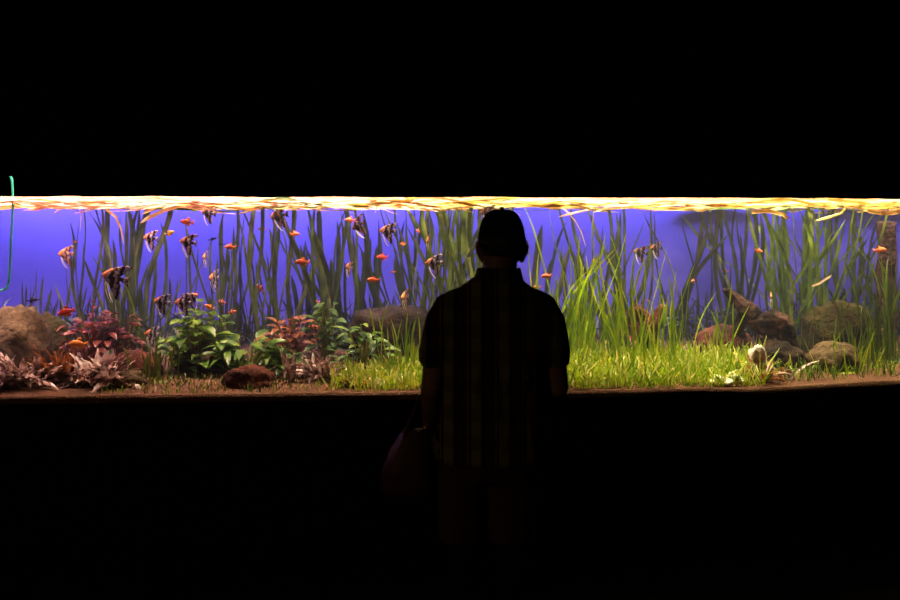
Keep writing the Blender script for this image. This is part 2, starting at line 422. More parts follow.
# broad-leaved plants
def leaf_blade(mb, p, dirv, up, L, wd, bend=.4, ruffle=0.06, n=7):
    """pointed oval leaf as a 5 x n grid"""
    d = dirv.normalized(); side = d.cross(up)
    if side.length < .05: side = Vector((1,0,0))
    side.normalize(); nr = side.cross(d); vs = []; fs = []
    for i in range(n):
        t = i/(n-1)
        c = p + d*(L*t*(1-.12*bend*t)) - nr*(bend*L*.5*t*t)
        w = wd*.5*max(.02, math.sin(math.pi*min(1, t**.75))**.8)
        for k in (-2, -1, 0, 1, 2):
            vs.append(c + side*(w*k/2) + nr*(abs(k)*w*.16 + ruffle*w*math.sin(7*t+k*1.7)))
    for i in range(n-1):
        for k in range(4):
            a = i*5+k; fs.append((a, a+1, a+6, a+5))
    mb.add(vs, fs)
def bush(name, label, px, d, n, h, rx, L, wd, mat, smat, cat='leafy plant', stem_r=.004):
    n = int(n*1.9); base = W(px, d); t = empty(name, base); tag(t, label, cat)
    fo = MB(); st = MB()
    for k in range(n):
        a = R.uniform(0, 6.283); q = R.random()**.6
        tip = Vector((rx*q*math.cos(a), rx*.6*q*math.sin(a), h*R.uniform(.25, 1)*(1-.45*q*q)))
        p0 = Vector((tip.x*.15, tip.y*.15, -.01))
        mid = (p0+tip)/2 + Vector((0, 0, h*.12))
        st.tube([p0, mid, tip], [stem_r, stem_r*.8, stem_r*.6], 6)
        out = Vector((math.cos(a), math.sin(a)-.3, R.uniform(-.2, .6)))
        nl = R.choice((1, 2, 2))
        for j in range(nl):
            o2 = Matrix.Rotation(R.uniform(-1.0, 1.0), 3, 'Z') @ out
            leaf_blade(fo, tip - Vector((0,0,h*.12*j)), o2, Vector((0, R.uniform(-.5, .1), 1)), L*R.uniform(.7, 1.15), wd*R.uniform(.75, 1.1), R.uniform(.2, .9))
    st.build('stems', smat, t); fo.build('foliage', mat, t)
    return t
bush('leafy_bush', 'lush bright green broad-leaved bush behind the gravel at the left', 195, .55, 34, .33, .17, .11, .062, M['broad'], M['stem'])
bush('leafy_bush', 'low green broad-leaved bush right behind the red brown stone', 248, .5, 26, .22, .17, .12, .055, M['broad'], M['stem'])
bush('leafy_bush', 'tall stalks of pale green leaves sprouting above the lush bush', 205, .7, 14, .42, .15, .10, .06, M['broad'], M['stem'])
bush('leafy_bush', 'dim green leafy plant with rounded leaves left of the brown stump', 327, .85, 22, .36, .15, .09, .05, M['broad_dim'], M['stem'])
bush('leafy_bush', 'green plant with long wavy leaves in front of the brown stump', 362, .5, 16, .27, .16, .11, .04, M['broad'], M['stem'])
bush('leafy_bush', 'small green leafy plant between the two bronze-leaved plants at centre left', 284, .45, 14, .17, .12, .09, .04, M['broad_dim'], M['stem'])
bush('leafy_bush', 'reddish brown leafy bush behind the upright bronze leaves', 293, .95, 30, .28, .19, .07, .045, M['brown_leaf'], M['stem_red'])
bush('leafy_bush', 'dark red leafy plant between the grey rock and the green bush', 92, .7, 34, .40, .16, .075, .045, M['red_leaf'], M['stem_red'])
bush('leafy_bush', 'small dull red plant left of the yellow green eelgrass', 122, .75, 20, .36, .10, .065, .035, M['red_leaf'], M['stem_red'])
bush('leafy_bush', 'small red leafed sprout rising behind the tall bright grass', 636, .8, 10, .42, .10, .07, .03, M['red_leaf'], M['stem_red'])

# rosettes of long leaves
def rosette(name, label, px, d, n, L, wd, mat, lo=.35, hi=1.35, ruf=.25, rx=.05, cat='leafy plant'):
    base = W(px, d); mb = MB(); n = int(n*(2 if n > 10 else 1)); wd = wd*.85 if n > 40 else wd
    for k in range(n):
        az = R.uniform(0, 6.283); th = R.uniform(lo, hi)
        p = Vector((R.uniform(-rx, rx), R.uniform(-rx, rx)*.6, -.005))
        l = L*R.uniform(.65, 1.1); pts = [p]; t = th*.5
        for i in range(9):
            t += (th-t*.5)*.16 + .04
            pts.append(pts[-1] + Vector((math.sin(t)*math.cos(az), math.sin(t)*math.sin(az)*.7, math.cos(t)))*(l/9))
        sd = Vector((-math.sin(az), math.cos(az), R.uniform(-.6, .6)))
        mb.ribbon(pts, wd*R.uniform(.7, 1.2), lambda t: max(.05, math.sin(math.pi*min(1, (t+.06)**1.1)))**.7, sd, .2, ruf, 4)
    o = mb.build(name, mat); o.location = base
    for v in o.data.vertices:          # keep inside the glass
        y = v.co.y+base.y; lim = F(v.co.x+base.x)+.02
        if y < lim: v.co.y = lim-base.y
    return tag(o, label, cat)
rosette('bronze_plant', 'pinkish bronze feathery plant at the lower left corner, under the grey rock', 16, .24, 34, .27, .044, M['bronze'], .5, 1.6, .5, .12)
rosette('bronze_plant', 'brown leafed plant with upright leaves between two feathery bronze plants', 58, .3, 20, .22, .04, M['brown_leaf'], .15, 1.0, .4, .07)
rosette('bronze_plant', 'pinkish bronze feathery plant leaning right under the orange fish', 100, .24, 34, .26, .042, M['bronze'], .5, 1.6, .5, .12)
rosette('bronze_plant', 'upright pair of bronze feather-like leaves right of the red brown stone', 288, .25, 7, .22, .034, M['bronze'], .05, .45, .2, .03)
rosette('bronze_plant', 'arching bronze plant with drooping leaves left of the lawn', 322, .3, 30, .2, .032, M['bronze'], .3, 1.5, .3, .06)
rosette('bronze_plant', 'low orange brown plant at the left edge of the lawn', 352, .15, 16, .11, .022, M['brown_leaf'], .5, 1.4, .3, .05)
rosette('dry_plant', 'withered brown rosette with stiff pointed leaves under the white upright stone', 762, .14, 16, .19, .024, M['brown_leaf'], .5, 1.5, .1, .03)
rosette('dry_plant', 'withered tan rosette with a long flat leaf below the dark driftwood', 790, .2, 10, .17, .022, M['bronze'], .6, 1.5, .1, .03)

# leaves floating at the surface
def floater(mb, px0, px1, n, d0, d1, w0, w1, zdrop=.03):
    for k in range(n):
        p = W(R.uniform(px0, px1), R.uniform(d0, d1)); L = R.uniform(.35, 1.1); az = R.choice((0, math.pi)) + R.gauss(0, .2)
        pts = []; z = ZW - R.uniform(.004, zdrop); ph = R.uniform(0, 6); dip = R.uniform(0, .016)*(1 if R.random() < .8 else 2)
        for i in range(10):
            t = i/9; a = az + .3*math.sin(ph+3*t)
            q = (pts[-1] if pts else p) + Vector((math.cos(a), math.sin(a), 0))*(L/10)
            q.z = min(z + .012*math.sin(ph+7*t) - dip*t*t*2, ZW-.004)
            q.y = min(max(q.y, F(q.x)+.02), YB-.02); pts.append(q)
        mb.ribbon(pts, R.uniform(w0, w1), face=(-math.sin(az), math.cos(az), R.uniform(-.8, .8)))
mb = MB(); floater(mb, -60, 960, 210, .03, 1.5, .015, .04)
tag(mb.build('floating_leaf_mat', M['yellow']), 'tangled mat of yellow leaves floating under the water surface', 'floating leaves', kind='stuff')
mb = MB(); floater(mb, -60, 960, 120, .03, .9, .012, .03, .02)  # blown-out surface light is put into the cream colour
tag(mb.build('floating_leaf_mat', M['cream']), 'drifting leaves coloured pale cream for the glare along the water surface', 'floating leaves', kind='stuff')
mb = MB(); floater(mb, 220, 960, 30, .05, 1.3, .015, .04, .035)
tag(mb.build('floating_leaf_mat', M['eel_mid']), 'green leaves trailing along the water surface from centre to right', 'floating leaves', kind='stuff')
M['pink_lit'] = leafmat('pink_lit_leaf', ['#e8b8a4', '#f0ccb8', '#d8a490'], .5, 2, (1,1,1))  # pinkish light of the left lamps put into the leaf colour
mb = MB(); floater(mb, -80, 300, 80, .02, .5, .015, .035, .03)
tag(mb.build('floating_leaf_mat', M['pink_lit']), 'leaves coloured with pinkish lamplight, floating at the surface over the left half', 'floating leaves', kind='stuff')
def loose_leaf(label, pix, d, w, mat):
    pts = [W(x, d+.02*i, y) for i, (x, y) in enumerate(pix)]
    b = pts[0].copy(); fine = []
    for i in range(len(pts)-1):
        for k in range(4): fine.append(pts[i].lerp(pts[i+1], k/4)-b)
    fine.append(pts[-1]-b)
    mb = MB(); mb.ribbon(fine, w, face=(0, .5, 1)); o = mb.build('drifting_leaf', mat); o.location = b
    tag(o, label, 'leaf')
loose_leaf('long pale leaf hanging down left from the surface above the left angelfish', [(196,202),(182,205),(165,210),(150,217),(140,223)], .25, .03, M['cream'])
loose_leaf('short cream leaf hanging vertically from the surface near the tube', [(79,205),(80,212),(81,220),(80,232)], .2, .016, M['cream'])
loose_leaf('small cream leaf curling down from the surface at the far left', [(72,206),(62,208),(54,213)], .2, .014, M['cream'])
loose_leaf('yellow leaf bending down from the surface above the large striped angelfish', [(106,209),(116,217),(121,229),(124,245)], .4, .02, M['yellow'])
loose_leaf('thin pink leaf arching down from the surface right of the person', [(558,205),(568,212),(576,222),(582,234),(586,247)], .5, .014, M['pinkleaf'])
loose_leaf('pale pink leaf floating obliquely right of the spear-shaped blades', [(592,209),(578,212),(558,217)], .4, .014, M['pinkleaf'])
loose_leaf('yellow leaf curved below the surface right of the green eelgrass fan', [(847,205),(842,213),(830,217),(815,221)], .5, .018, M['yellow'])
loose_leaf('broad yellow leaf lying under the surface left of the green eelgrass fan', [(752,212),(768,211),(782,214),(790,219)], .3, .03, M['yellow'])
loose_leaf('short white leaf stub hanging from the surface left of the person', [(377,198),(377,206),(375,213)], .08, .018, M['cream'])
loose_leaf('long yellow green leaf under the surface at the far right corner', [(868,211),(880,213),(892,213),(905,210)], .15, .03, M['yellow'])
loose_leaf('cream leaf slanting into the water right of the long pale leaf', [(262,207),(250,211),(238,214)], .4, .014, M['yellow'])
loose_leaf('thin pale leaf floating in mid water over the mossy rock', [(812,286),(820,283),(832,275)], .5, .014, M['cream'])

# ------------------------------------------------------------------ stones and wood
def rockshape(dims, seed, amp=.22, freq=1.6, sub=4, squash=.55, ridge=.16, boxy=0):
    bm = bmesh.new(); bmesh.ops.create_icosphere(bm, subdivisions=sub, radius=1)
    for v in bm.verts:
        n = v.co.normalized(); s = Vector((seed*3.1, seed*1.7, seed*.9))
        r = 1 + amp*noise.noise(n*freq+s) + amp*.5*noise.noise(n*freq*2.3+s) + amp*.22*noise.noise(n*freq*6+s)
        if ridge: r += ridge*abs(noise.noise(n*freq*3+s*2))
        r *= 1 + boxy*(1/max(abs(n.x), abs(n.y), abs(n.z))-1) + .035*noise.noise(n*14+s)
        c = n*r
        if c.z < -squash: c.z = -squash + (c.z+squash)*.15
        v.co = Vector((c.x*dims[0], c.y*dims[1], (c.z+squash)*dims[2]/(1+squash)))
    me = bpy.data.meshes.new('rock'); bm.to_mesh(me); bm.free()
    me.polygons.foreach_set('use_smooth', [True]*len(me.polygons)); return me
def rock(label, px, d, wpx, hpx, mat, seed, depth=.8, name='rock', cat='stone', rotz=0, sink=.02, **kw):
    p = W(px, d); k = mpp(p)
    me = rockshape((wpx*k/2, wpx*k/2*depth, hpx*k+sink), seed, **kw); me.name = name
    me.materials.append(mat); o = bpy.data.objects.new(name, me); col.objects.link(o)
    o.location = (p.x, p.y, p.z-sink); o.rotation_euler.z = rotz
    return tag(o, label, cat)
rock('large rounded grey brown rock at the far left edge', 17, .75, 62, 60, M['rock_grey'], 1.3, amp=.16)
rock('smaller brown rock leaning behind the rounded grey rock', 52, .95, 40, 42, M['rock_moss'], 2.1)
rock('dark stone at the left edge beneath the grey rock', 0, .5, 26, 30, M['rock_dark'], 2.9)
rock('reddish brown flat stone right of the feathery bronze plant', 134, .45, 54, 24, M['rock_red'], 3.4)
rock('small tan stone lying before the reddish flat stone', 128, .25, 40, 14, M['rock_grey'], 3.9)
rock('dark stone shape filling the shadowed hollow under the lush green bush', 208, .6, 62, 26, M['rock_dark'], 4.2)  # dark shape stands in for the shadow under the bush
rock('red brown wedge-shaped stone on the gravel below the low green bush', 250, .2, 46, 21, M['rock_red'], 5.7, amp=.28)
rock('large dark brown stump-like rock left of the person', 391, .95, 78, 46, M['rock_dark'], 6.1, squash=.5, amp=.2, ridge=.2, boxy=.7)
rock('small pinkish white stone lying in the lawn left of the person', 379, .12, 14, 8, M['rock_pale'], 7.7)
rock('dark reddish rock half hidden behind the person\'s right shoulder', 541, 1.1, 40, 52, M['rock_red'], 8.3, amp=.3)
rock('blurred brown block of stone left of the big driftwood', 722, .85, 56, 30, M['rock_red'], 9.4, amp=.14)
rock('white upright stone standing against the dark driftwood', 757, .25, 17, 29, M['rock_pale'], 10.2, depth=.7, amp=.26, squash=.9, ridge=.22, boxy=.3)
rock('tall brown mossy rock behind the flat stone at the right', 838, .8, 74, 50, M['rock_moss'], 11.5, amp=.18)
rock('flat tan mossy stone lying on the gravel at the right', 834, .35, 50, 26, M['rock_grey'], 12.6, amp=.2)
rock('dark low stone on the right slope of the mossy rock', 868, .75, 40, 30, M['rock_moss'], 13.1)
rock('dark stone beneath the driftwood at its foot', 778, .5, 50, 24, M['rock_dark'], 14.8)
# white pebbles: one mesh shape, each pebble its own object
peb = rock('', 712, .09, 8, 5, M['pebble'], 15.2, name='pebble', cat='pebble', sub=3, sink=.004) if False else None
spots = [(711,.09,7),(718,.08,8),(724,.12,9),(729,.08,8),(735,.1,9),(741,.1,7),(721,.16,7),(731,.17,8),(738,.16,7),(726,.06,6),(714,.14,6),(745,.13,6)]
pm = rockshape((1,1,1), 15.2, sub=3, amp=.15); pm.name = 'pebble'; pm.materials.append(M['pebble'])
for i, (px, d, s) in enumerate(spots):
    p = W(px, d); k = mpp(p)*s/2*1.15
    o = bpy.data.objects.new('pebble', pm); col.objects.link(o); o.location = (p.x, p.y-.02, p.z+.008+.02*(i % 3 == 1))
    o.scale = (k, k*.85, k*1.1); o.rotation_euler.z = R.uniform(0, 6)
    tag(o, 'white pebble in the small pile on the lawn before the driftwood', 'pebble', 'white pebbles piled on the lawn')

def wood(mb, pts, radii, seed, n=26, amp=.3, dome=True):
    """gnarled branch"""
    fine = []; rr = []
    for i in range(len(pts)-1):
        for k in range(5):
            t = k/5; fine.append(Vector(pts[i]).lerp(Vector(pts[i+1]), t)); rr.append(radii[i]*(1-t)+radii[i+1]*t)
    fine.append(Vector(pts[-1])); rr.append(radii[-1])
    fine = [p + Vector((noise.noise(p*9+Vector((seed,0,0))), noise.noise(p*9+Vector((0,seed,0))), noise.noise(p*9+Vector((0,0,seed)))))*.02 for p in fine]
    v0 = len(mb.v); mb.tube(fine, rr, n, dome=dome)
    cnt = len(mb.v)-v0; R0 = len(fine)
    for j in range(v0, len(mb.v)):
        ringi = min(max((j-v0)//n-(2 if dome else 0), 0), R0-1); c = fine[ringi]; v = Vector(mb.v[j])
        dirv = v-c; an = 2*math.pi*((j-v0)%n)/n
        k = 1 + amp*1.5*noise.noise(Vector((math.cos(an)*1.9, math.sin(an)*1.9, ringi*.16+seed))) + amp*.6*noise.noise(v*34)
        mb.v[j] = tuple(c+dirv*k)
def driftwood(label, px, d, branches, mat, seed, name='driftwood', cat='driftwood', amp=.3):
    b = W(px, d); mb = MB()
    for br in branches:
        pts = [W(x, d+dd, y)-b for x, y, dd, r in br]; rr = [r*mpp(b) for x, y, dd, r in br]
        wood(mb, pts, rr, seed, amp=amp, dome=name != 'wooden_post')
    o = mb.build(name, mat); o.location = b; return tag(o, label, cat)
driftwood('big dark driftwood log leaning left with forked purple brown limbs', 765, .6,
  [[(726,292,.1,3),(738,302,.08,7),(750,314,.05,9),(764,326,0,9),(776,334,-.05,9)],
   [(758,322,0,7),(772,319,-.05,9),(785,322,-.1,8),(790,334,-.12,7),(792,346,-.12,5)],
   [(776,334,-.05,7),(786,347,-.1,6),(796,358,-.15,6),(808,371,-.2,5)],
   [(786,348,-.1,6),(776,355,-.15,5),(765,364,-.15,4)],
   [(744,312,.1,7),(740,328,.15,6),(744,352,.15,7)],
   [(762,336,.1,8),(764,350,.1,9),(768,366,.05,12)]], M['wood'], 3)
driftwood('reddish broken driftwood stub with jagged prongs behind the bright grass', 648, .65,
  [[(650,356,0,9),(648,338,0,9),(646,322,0,8),(640,310,0,4)], [(650,340,0,7),(655,322,0,6),(660,306,0,2.5)], [(646,338,0,6),(636,322,0,5),(633,312,0,4)]], M['rock_red'], 5)
driftwood('purple brown upright wooden post near the right end of the tank', 886, .7,
  [[(886,360,0,9.5),(887,320,0,9),(886,280,0,9),(887,245,0,8.5),(887,222,0,9.5)]], M['post'], 8, 'wooden_post', 'post', .18)
driftwood('brown broken prongs on top of the stump-like rock', 404, .9,
  [[(404,335,0,8),(404,318,0,6),(405,306,0,4),(404,298,0,2)], [(420,345,0,10),(424,325,0,8),(420,312,0,4)]], M['rock_dark'], 11)

# airline tube
pts = [W(-6,.2,150), W(6,.2,165), W(12,.2,180), W(13,.2,197), W(12.5,.2,215), W(11,.2,240), W(10,.2,265), W(9,.2,282), W(6,.2,289), W(0,.2,290.5), W(-14,.2,291)]
b = pts[3].copy(); mb = MB(); mb.tube([p-b for p in pts], .006, 10)
o = mb.build('airline_tube', M['tube']); o.location = b; tag(o, 'thin teal airline tube bent into the water at the far left', 'tube')

# ------------------------------------------------------------------ fish
def striped(name, body, head, band, freq, off, dark=.5, headx=.12):
    m, nt, out = newmat(name)
    tc = N(nt, 'ShaderNodeTexCoord'); sx = N(nt, 'ShaderNodeSeparateXYZ'); nt.links.new(tc.outputs['Object'], sx.inputs[0])
    no = N(nt, 'ShaderNodeTexNoise', Scale=5, Detail=2); nt.links.new(tc.outputs['Object'], no.inputs['Vector'])
    a = N(nt, 'ShaderNodeMath', operation='MULTIPLY_ADD'); a.inputs[1].default_value = .5; nt.links.new(no.outputs['Fac'], a.inputs[0]); nt.links.new(sx.outputs['X'], a.inputs[2])
    s = N(nt, 'ShaderNodeMath', operation='MULTIPLY_ADD'); s.inputs[1].default_value = freq; s.inputs[2].default_value = off; nt.links.new(a.outputs[0], s.inputs[0])
    si = N(nt, 'ShaderNodeMath', operation='SINE'); nt.links.new(s.outputs[0], si.inputs[0])
    r = ramp(nt, [lin(body), lin(band)], [dark-.12, dark+.12]); 
    mr = N(nt, 'ShaderNodeMath', operation='MULTIPLY_ADD'); mr.inputs[1].default_value = .5; mr.inputs[2].default_value = .5
    nt.links.new(si.outputs[0], mr.inputs[0]); nt.links.new(mr.outputs[0], r.inputs[0])
    # orange head and back
    hx = N(nt, 'ShaderNodeMath', operation='MULTIPLY_ADD'); hx.inputs[1].default_value = .6; nt.links.new(sx.outputs['Z'], hx.inputs[0]); nt.links.new(sx.outputs['X'], hx.inputs[2])
    hr = ramp(nt, [(0,0,0,1), (1,1,1,1)], [headx, headx+.22]); nt.links.new(hx.outputs[0], hr.inputs[0])
    mx = N(nt, 'ShaderNodeMix', data_type='RGBA'); nt.links.new(hr.outputs[0], mx.inputs[0]); nt.links.new(r.outputs[0], mx.inputs[6]); mx.inputs[7].default_value = lin(head)
    b = N(nt, 'ShaderNodeBsdfPrincipled', Roughness=.35); nt.links.new(mx.outputs[2], b.inputs['Base Color'])
    nt.links.new(b.outputs[0], out.inputs[0]); return m
M['angel'] = striped('marbled_angelfish_skin', '#b8a0c8', '#e07a34', '#100c16', 16, 4.2, .42, .14)
M['angel_dark'] = striped('dark_angelfish_skin', '#80607a', '#d87038', '#0a070e', 17, 3.2, .28, .24)
M['angel_gold'] = striped('dull_gold_angelfish_skin', '#a87a78', '#d88850', '#4a2830', 20, .2, .5, .02)
M['coral'] = noisy('coral_fish_skin', ['#e0583a', '#f08a5a'], 3, .35, 0, 2, spec=.4)
M['orange'] = noisy('orange_fish_skin', ['#e87a28', '#f0a040'], 3, .35, 0, 2, spec=.4)
M['yellowfish'] = noisy('yellow_fish_skin', ['#e8b030', '#f0c850'], 3, .35, 0, 2, spec=.4)
M['redfish'] = noisy('red_fish_skin', ['#b83024', '#d85038'], 3, .35, 0, 2, spec=.4)
M['barred'] = striped('barred_fish_skin', '#c86a58', '#b04a48', '#3a1020', 20, 0, .55, .6)
M['darkfish'] = noisy('dark_fish_skin', ['#141018', '#2c2030'], 3, .4, 0, 2)
M['eye_w'] = plain('fish_eye_ring', '#e0d090', .2, .5); M['eye_b'] = plain('fish_pupil', '#050505', .1, .6)
M['filament'] = plain('pale_fin', '#f4ecf4', .5)

def fin(mb, root, tips, th=.02, n=6):
    """a fan: root edge points -> tip edge points, thin solid"""
    vs = []; fs = []
    k = len(root)
    for sgn in (1, -1):
        for j in range(n+1):
            t = j/n
            for i in range(k):
                p = Vector(root[i]).lerp(Vector(tips[i]), t)
                vs.append(p + Vector((0, sgn*th*(1-.85*t)*.5*(1 if 0 < i < k-1 else .3), 0)))
    h = (n+1)*k
    for j in range(n):
        for i in range(k-1):
            a = j*k+i; fs.append((a, a+1, a+k+1, a+k)); fs.append((h+a, h+a+k, h+a+k+1, h+a+1))
    edge = [i for i in range(k)] + [j*k+k-1 for j in range(1, n+1)] + [n*k+i for i in range(k-2, -1, -1)] + [j*k for j in range(n-1, 0, -1)]
    for i in range(len(edge)):
        a = edge[i]; b = edge[(i+1) % len(edge)]; fs.append((a, a+h, b+h, b))
    mb.add(vs, fs)
def eyes(parent, x, y, z, r):
    for s in (1, -1):
        mb = MB(); mb.ell((x, s*y, z), (r, r*.5, r), 10, 8); e = mb.build('eye', M['eye_w'], parent)
        mb = MB(); mb.ell((x, s*(y+r*.3), z), (r*.6, r*.35, r*.6), 8, 6); mb.build('pupil', M['eye_b'], e)
def body(mb, prof, n=16):
    """prof rows: x, half height, half width, z centre"""
    mb.rings([[Vector((x, w*math.cos(2*math.pi*k/n), z+h*math.sin(2*math.pi*k/n))) for k in range(n)] for x, h, w, z in prof])
def make_angel(mat):
    t = empty('angelfish')
    mb = MB(); body(mb, [(.5,.01,.01,0),(.47,.045,.035,0),(.4,.11,.06,.01),(.28,.22,.085,.02),(.12,.33,.095,.02),(-.03,.37,.085,.01),(-.18,.31,.065,0),(-.3,.2,.045,0),(-.4,.1,.03,0),(-.46,.085,.02,0)])
    mb.build('body', mat, t)
    mb = MB(); fin(mb, [(.16,0,.3),(.05,0,.34),(-.1,0,.33),(-.22,0,.26),(-.36,0,.12)], [(-.16,0,.5),(-.62,0,.66),(-.86,0,.6),(-.6,0,.38),(-.47,0,.2)]); mb.build('dorsal_fin', mat, t)
    mb = MB(); fin(mb, [(.1,0,-.3),(0,0,-.35),(-.12,0,-.32),(-.24,0,-.24),(-.36,0,-.12)], [(-.08,0,-.56),(-.42,0,-.92),(-.56,0,-.9),(-.52,0,-.5),(-.48,0,-.24)]); mb.build('anal_fin', mat, t)
    mb = MB(); fin(mb, [(-.43,0,.08),(-.45,0,.03),(-.45,0,-.03),(-.43,0,-.08)], [(-.86,0,.24),(-.78,0,.08),(-.78,0,-.08),(-.86,0,-.24)]); mb.build('tail_fin', mat, t)
    for s in (1, -1):
        mb = MB(); mb.tube([(.2,s*.05,-.26),(.16,s*.07,-.45),(.05,s*.08,-.7),(-.12,s*.08,-.95),(-.26,s*.07,-1.08)], [.03,.032,.028,.02,.008], 8); mb.build('pelvic_fin', M['filament'], t)
    eyes(t, .34, .066, .06, .045)
    return t
def make_small(name, mat, slim=1.0):
    t = empty(name)
    mb = MB(); body(mb, [(.5,.012,.01,0),(.46,.05*slim,.035,0),(.36,.12*slim,.07,.005),(.2,.18*slim,.09,.01),(.02,.19*slim,.085,.005),(-.15,.14*slim,.06,0),(-.28,.08*slim,.035,0),(-.36,.06*slim,.02,0)]); mb.build('body', mat, t)
    mb = MB(); fin(mb, [(.1,0,.17*slim),(0,0,.18*slim),(-.12,0,.13*slim)], [(-.02,0,.33*slim),(-.14,0,.32*slim),(-.24,0,.2*slim)]); mb.build('dorsal_fin', mat, t)
    mb = MB(); fin(mb, [(0,0,-.17*slim),(-.1,0,-.14*slim),(-.22,0,-.09*slim)], [(-.1,0,-.3*slim),(-.2,0,-.28*slim),(-.3,0,-.16*slim)]); mb.build('anal_fin', mat, t)
    mb = MB(); fin(mb, [(-.34,0,.055*slim),(-.36,0,0),(-.34,0,-.055*slim)], [(-.56,0,.2*slim),(-.47,0,0),(-.56,0,-.2*slim)]); mb.build('tail_fin', mat, t)
    eyes(t, .36, .07, .04, .035)
    return t
def school(proto_fn, rows, group, cat):
    proto = None
    for r in rows:
        label, px, py, size, yaw, tilt, d = r
        if proto is None: proto = o = proto_fn(); km = kidmap(o)
        else: o = copy_tree(proto, km)
        p = W(px, d, py); o.location = p; s = size*mpp(p)*(.88 if group and 'angelfish' in group and size < 20 else 1); o.scale = (s, s, s)
        # yaw 0 faces right, 180 faces left; tilt lifts the nose
        o.rotation_mode = 'XYZ'; o.rotation_euler = Matrix.Rotation(rad(yaw), 3, 'Z').to_4x4().to_3x3().__matmul__(Matrix.Rotation(rad(-tilt), 3, 'Y')).to_euler()
        tag(o, label, cat, group)
school(lambda: make_angel(M['angel']), [
 ('large angelfish with orange back and long white trailing fins, biggest at the left', 112, 277, 23, 170, 14, .25),
 ('striped angelfish with orange head left of the small yellow fish', 149, 238, 15, 165, 5, .5),
 ('striped angelfish with curved white fins under the coral fish near surface', 186, 242, 16, 172, 8, .35),
 ('striped angelfish with white fins under the surface, left of person near thick curtain', 386, 231, 16, 172, 4, .4),
 ('striped angelfish facing left before the eelgrass curtain left of the person', 432, 263, 16, 170, 0, .4),
 ('leftmost striped angelfish of the trio hovering above the lush green bush', 160, 302, 16, 168, 8, .35),
 ('orange headed angelfish in the middle of the trio above the green bush', 181, 303, 16, 175, 0, .4),
 ('small pale angelfish on the right of the trio above the green bush', 193, 297, 13, 20, 25, .45),
 ('pale purple angelfish low beside the left edge of the lush green bush', 150, 334, 15, 235, 10, .3),
 ('purplish angelfish turned nearly head-on in mid water above the bush', 213, 278, 15, 250, 0, .5),
 ('thin angelfish seen head-on above the purplish one', 205, 257, 12, 265, 0, .8),
], 'striped angelfish', 'fish')
school(lambda: make_angel(M['angel_dark']), [
 ('black angelfish with orange snout just below the surface left of centre', 277, 216, 17, 172, -10, .5),
 ('dark angelfish close under the surface at the left', 207, 213, 13, 190, 10, .5),
 ('dark angelfish tilted downward beside a red fish near the surface', 357, 226, 16, 150, -25, .55),
 ('dark angelfish at the surface touching the person\'s cap', 486, 212, 14, 175, 0, .5),
 ('left one of two dark angelfish right of the person', 639, 252, 13, 170, 10, .9),
 ('right one of two dark angelfish right of the person', 655, 248, 12, 200, 0, .9),
], 'dark angelfish', 'fish')
school(lambda: make_angel(M['angel_gold']), [
 ('dull orange angelfish alone at the far left in open water', 64, 254, 15, 172, 0, .8),
 ('pinkish brown angelfish seen head-on over the brown stump', 404, 297, 14, 245, 0, .7),
 ('small orange angelfish before the dark eelgrass near the stump', 348, 267, 11, 240, 10, .7),
 ('small faded angelfish high in the eelgrass left of the person', 428, 241, 12, 255, 0, .8),
 ('faded pink angelfish head-on above the dark driftwood', 771, 297, 12, 255, 15, .6),
 ('dim brown angelfish hovering behind the tallest bright grass', 595, 262, 12, 240, 0, .95),
], 'golden angelfish', 'fish')
school(lambda: make_small('coral_fish', M['coral']), [
 ('coral fish near the surface above the striped angelfish with curved fins', 187, 222, 14, 180, 5, .35),
 ('coral fish in mid water right of the two small dark fish', 230, 247, 12, 178, 0, .4),
 ('coral fish in open water left of the wide eelgrass', 302, 262, 15, 182, 0, .4),
 ('coral fish near the black angelfish, facing right', 295, 234, 10, 5, 0, .6),
 ('orange coral fish swimming left above the brown stump', 373, 280, 13, 184, 0, .4),
 ('coral fish right of the person\'s neck before the spear-shaped blades', 546, 276, 11, 190, -5, .4),
 ('coral fish lowest, above the dark rock at the person\'s right shoulder', 537, 287, 8, 175, 0, .7),
 ('coral fish seen head-on in open blue water right of centre', 693, 281, 9, 235, 0, .4),
 ('salmon fish left of the green eelgrass fan', 759, 251, 9, 10, -15, .6),
 ('coral fish facing right before the wooden post', 880, 250, 13, 355, 5, .45),
 ('faint coral fish deep in the blue water left of the dark blade stand', 725, 271, 8, 200, 0, 1.5),
 ('coral fish head-on, near the surface left of the thick curtain', 418, 231, 8, 245, 10, .6),
 ('red fish nosing the tilted dark angelfish near the surface', 350, 220, 11, 180, 3, .5),
 ('pale coral fish small beside the straight dark blades', 402, 244, 7, 190, 0, 1.0),
], 'coral fish', 'fish')
school(lambda: make_small('orange_fish', M['orange']), [
 ('bright orange fish just above the feathery bronze plants', 78, 344, 20, 177, 0, .3),
 ('small orange fish right of the angelfish trio', 209, 307, 10, 200, 25, .4)], 'orange fish', 'fish')
school(lambda: make_small('yellow_fish', M['yellowfish']), [
 ('small yellow fish between two striped angelfish under the surface', 170, 233, 10, 5, 20, .4)], None, 'fish')
school(lambda: make_small('red_fish', M['redfish']), [
 ('deep red fish right of the rounded grey rock, nose down left', 66, 312, 19, 180, -14, .4),
 ('small dim red fish beside the wide blunt eelgrass', 382, 257, 12, 182, 0, 1.0)], 'red fish', 'fish')
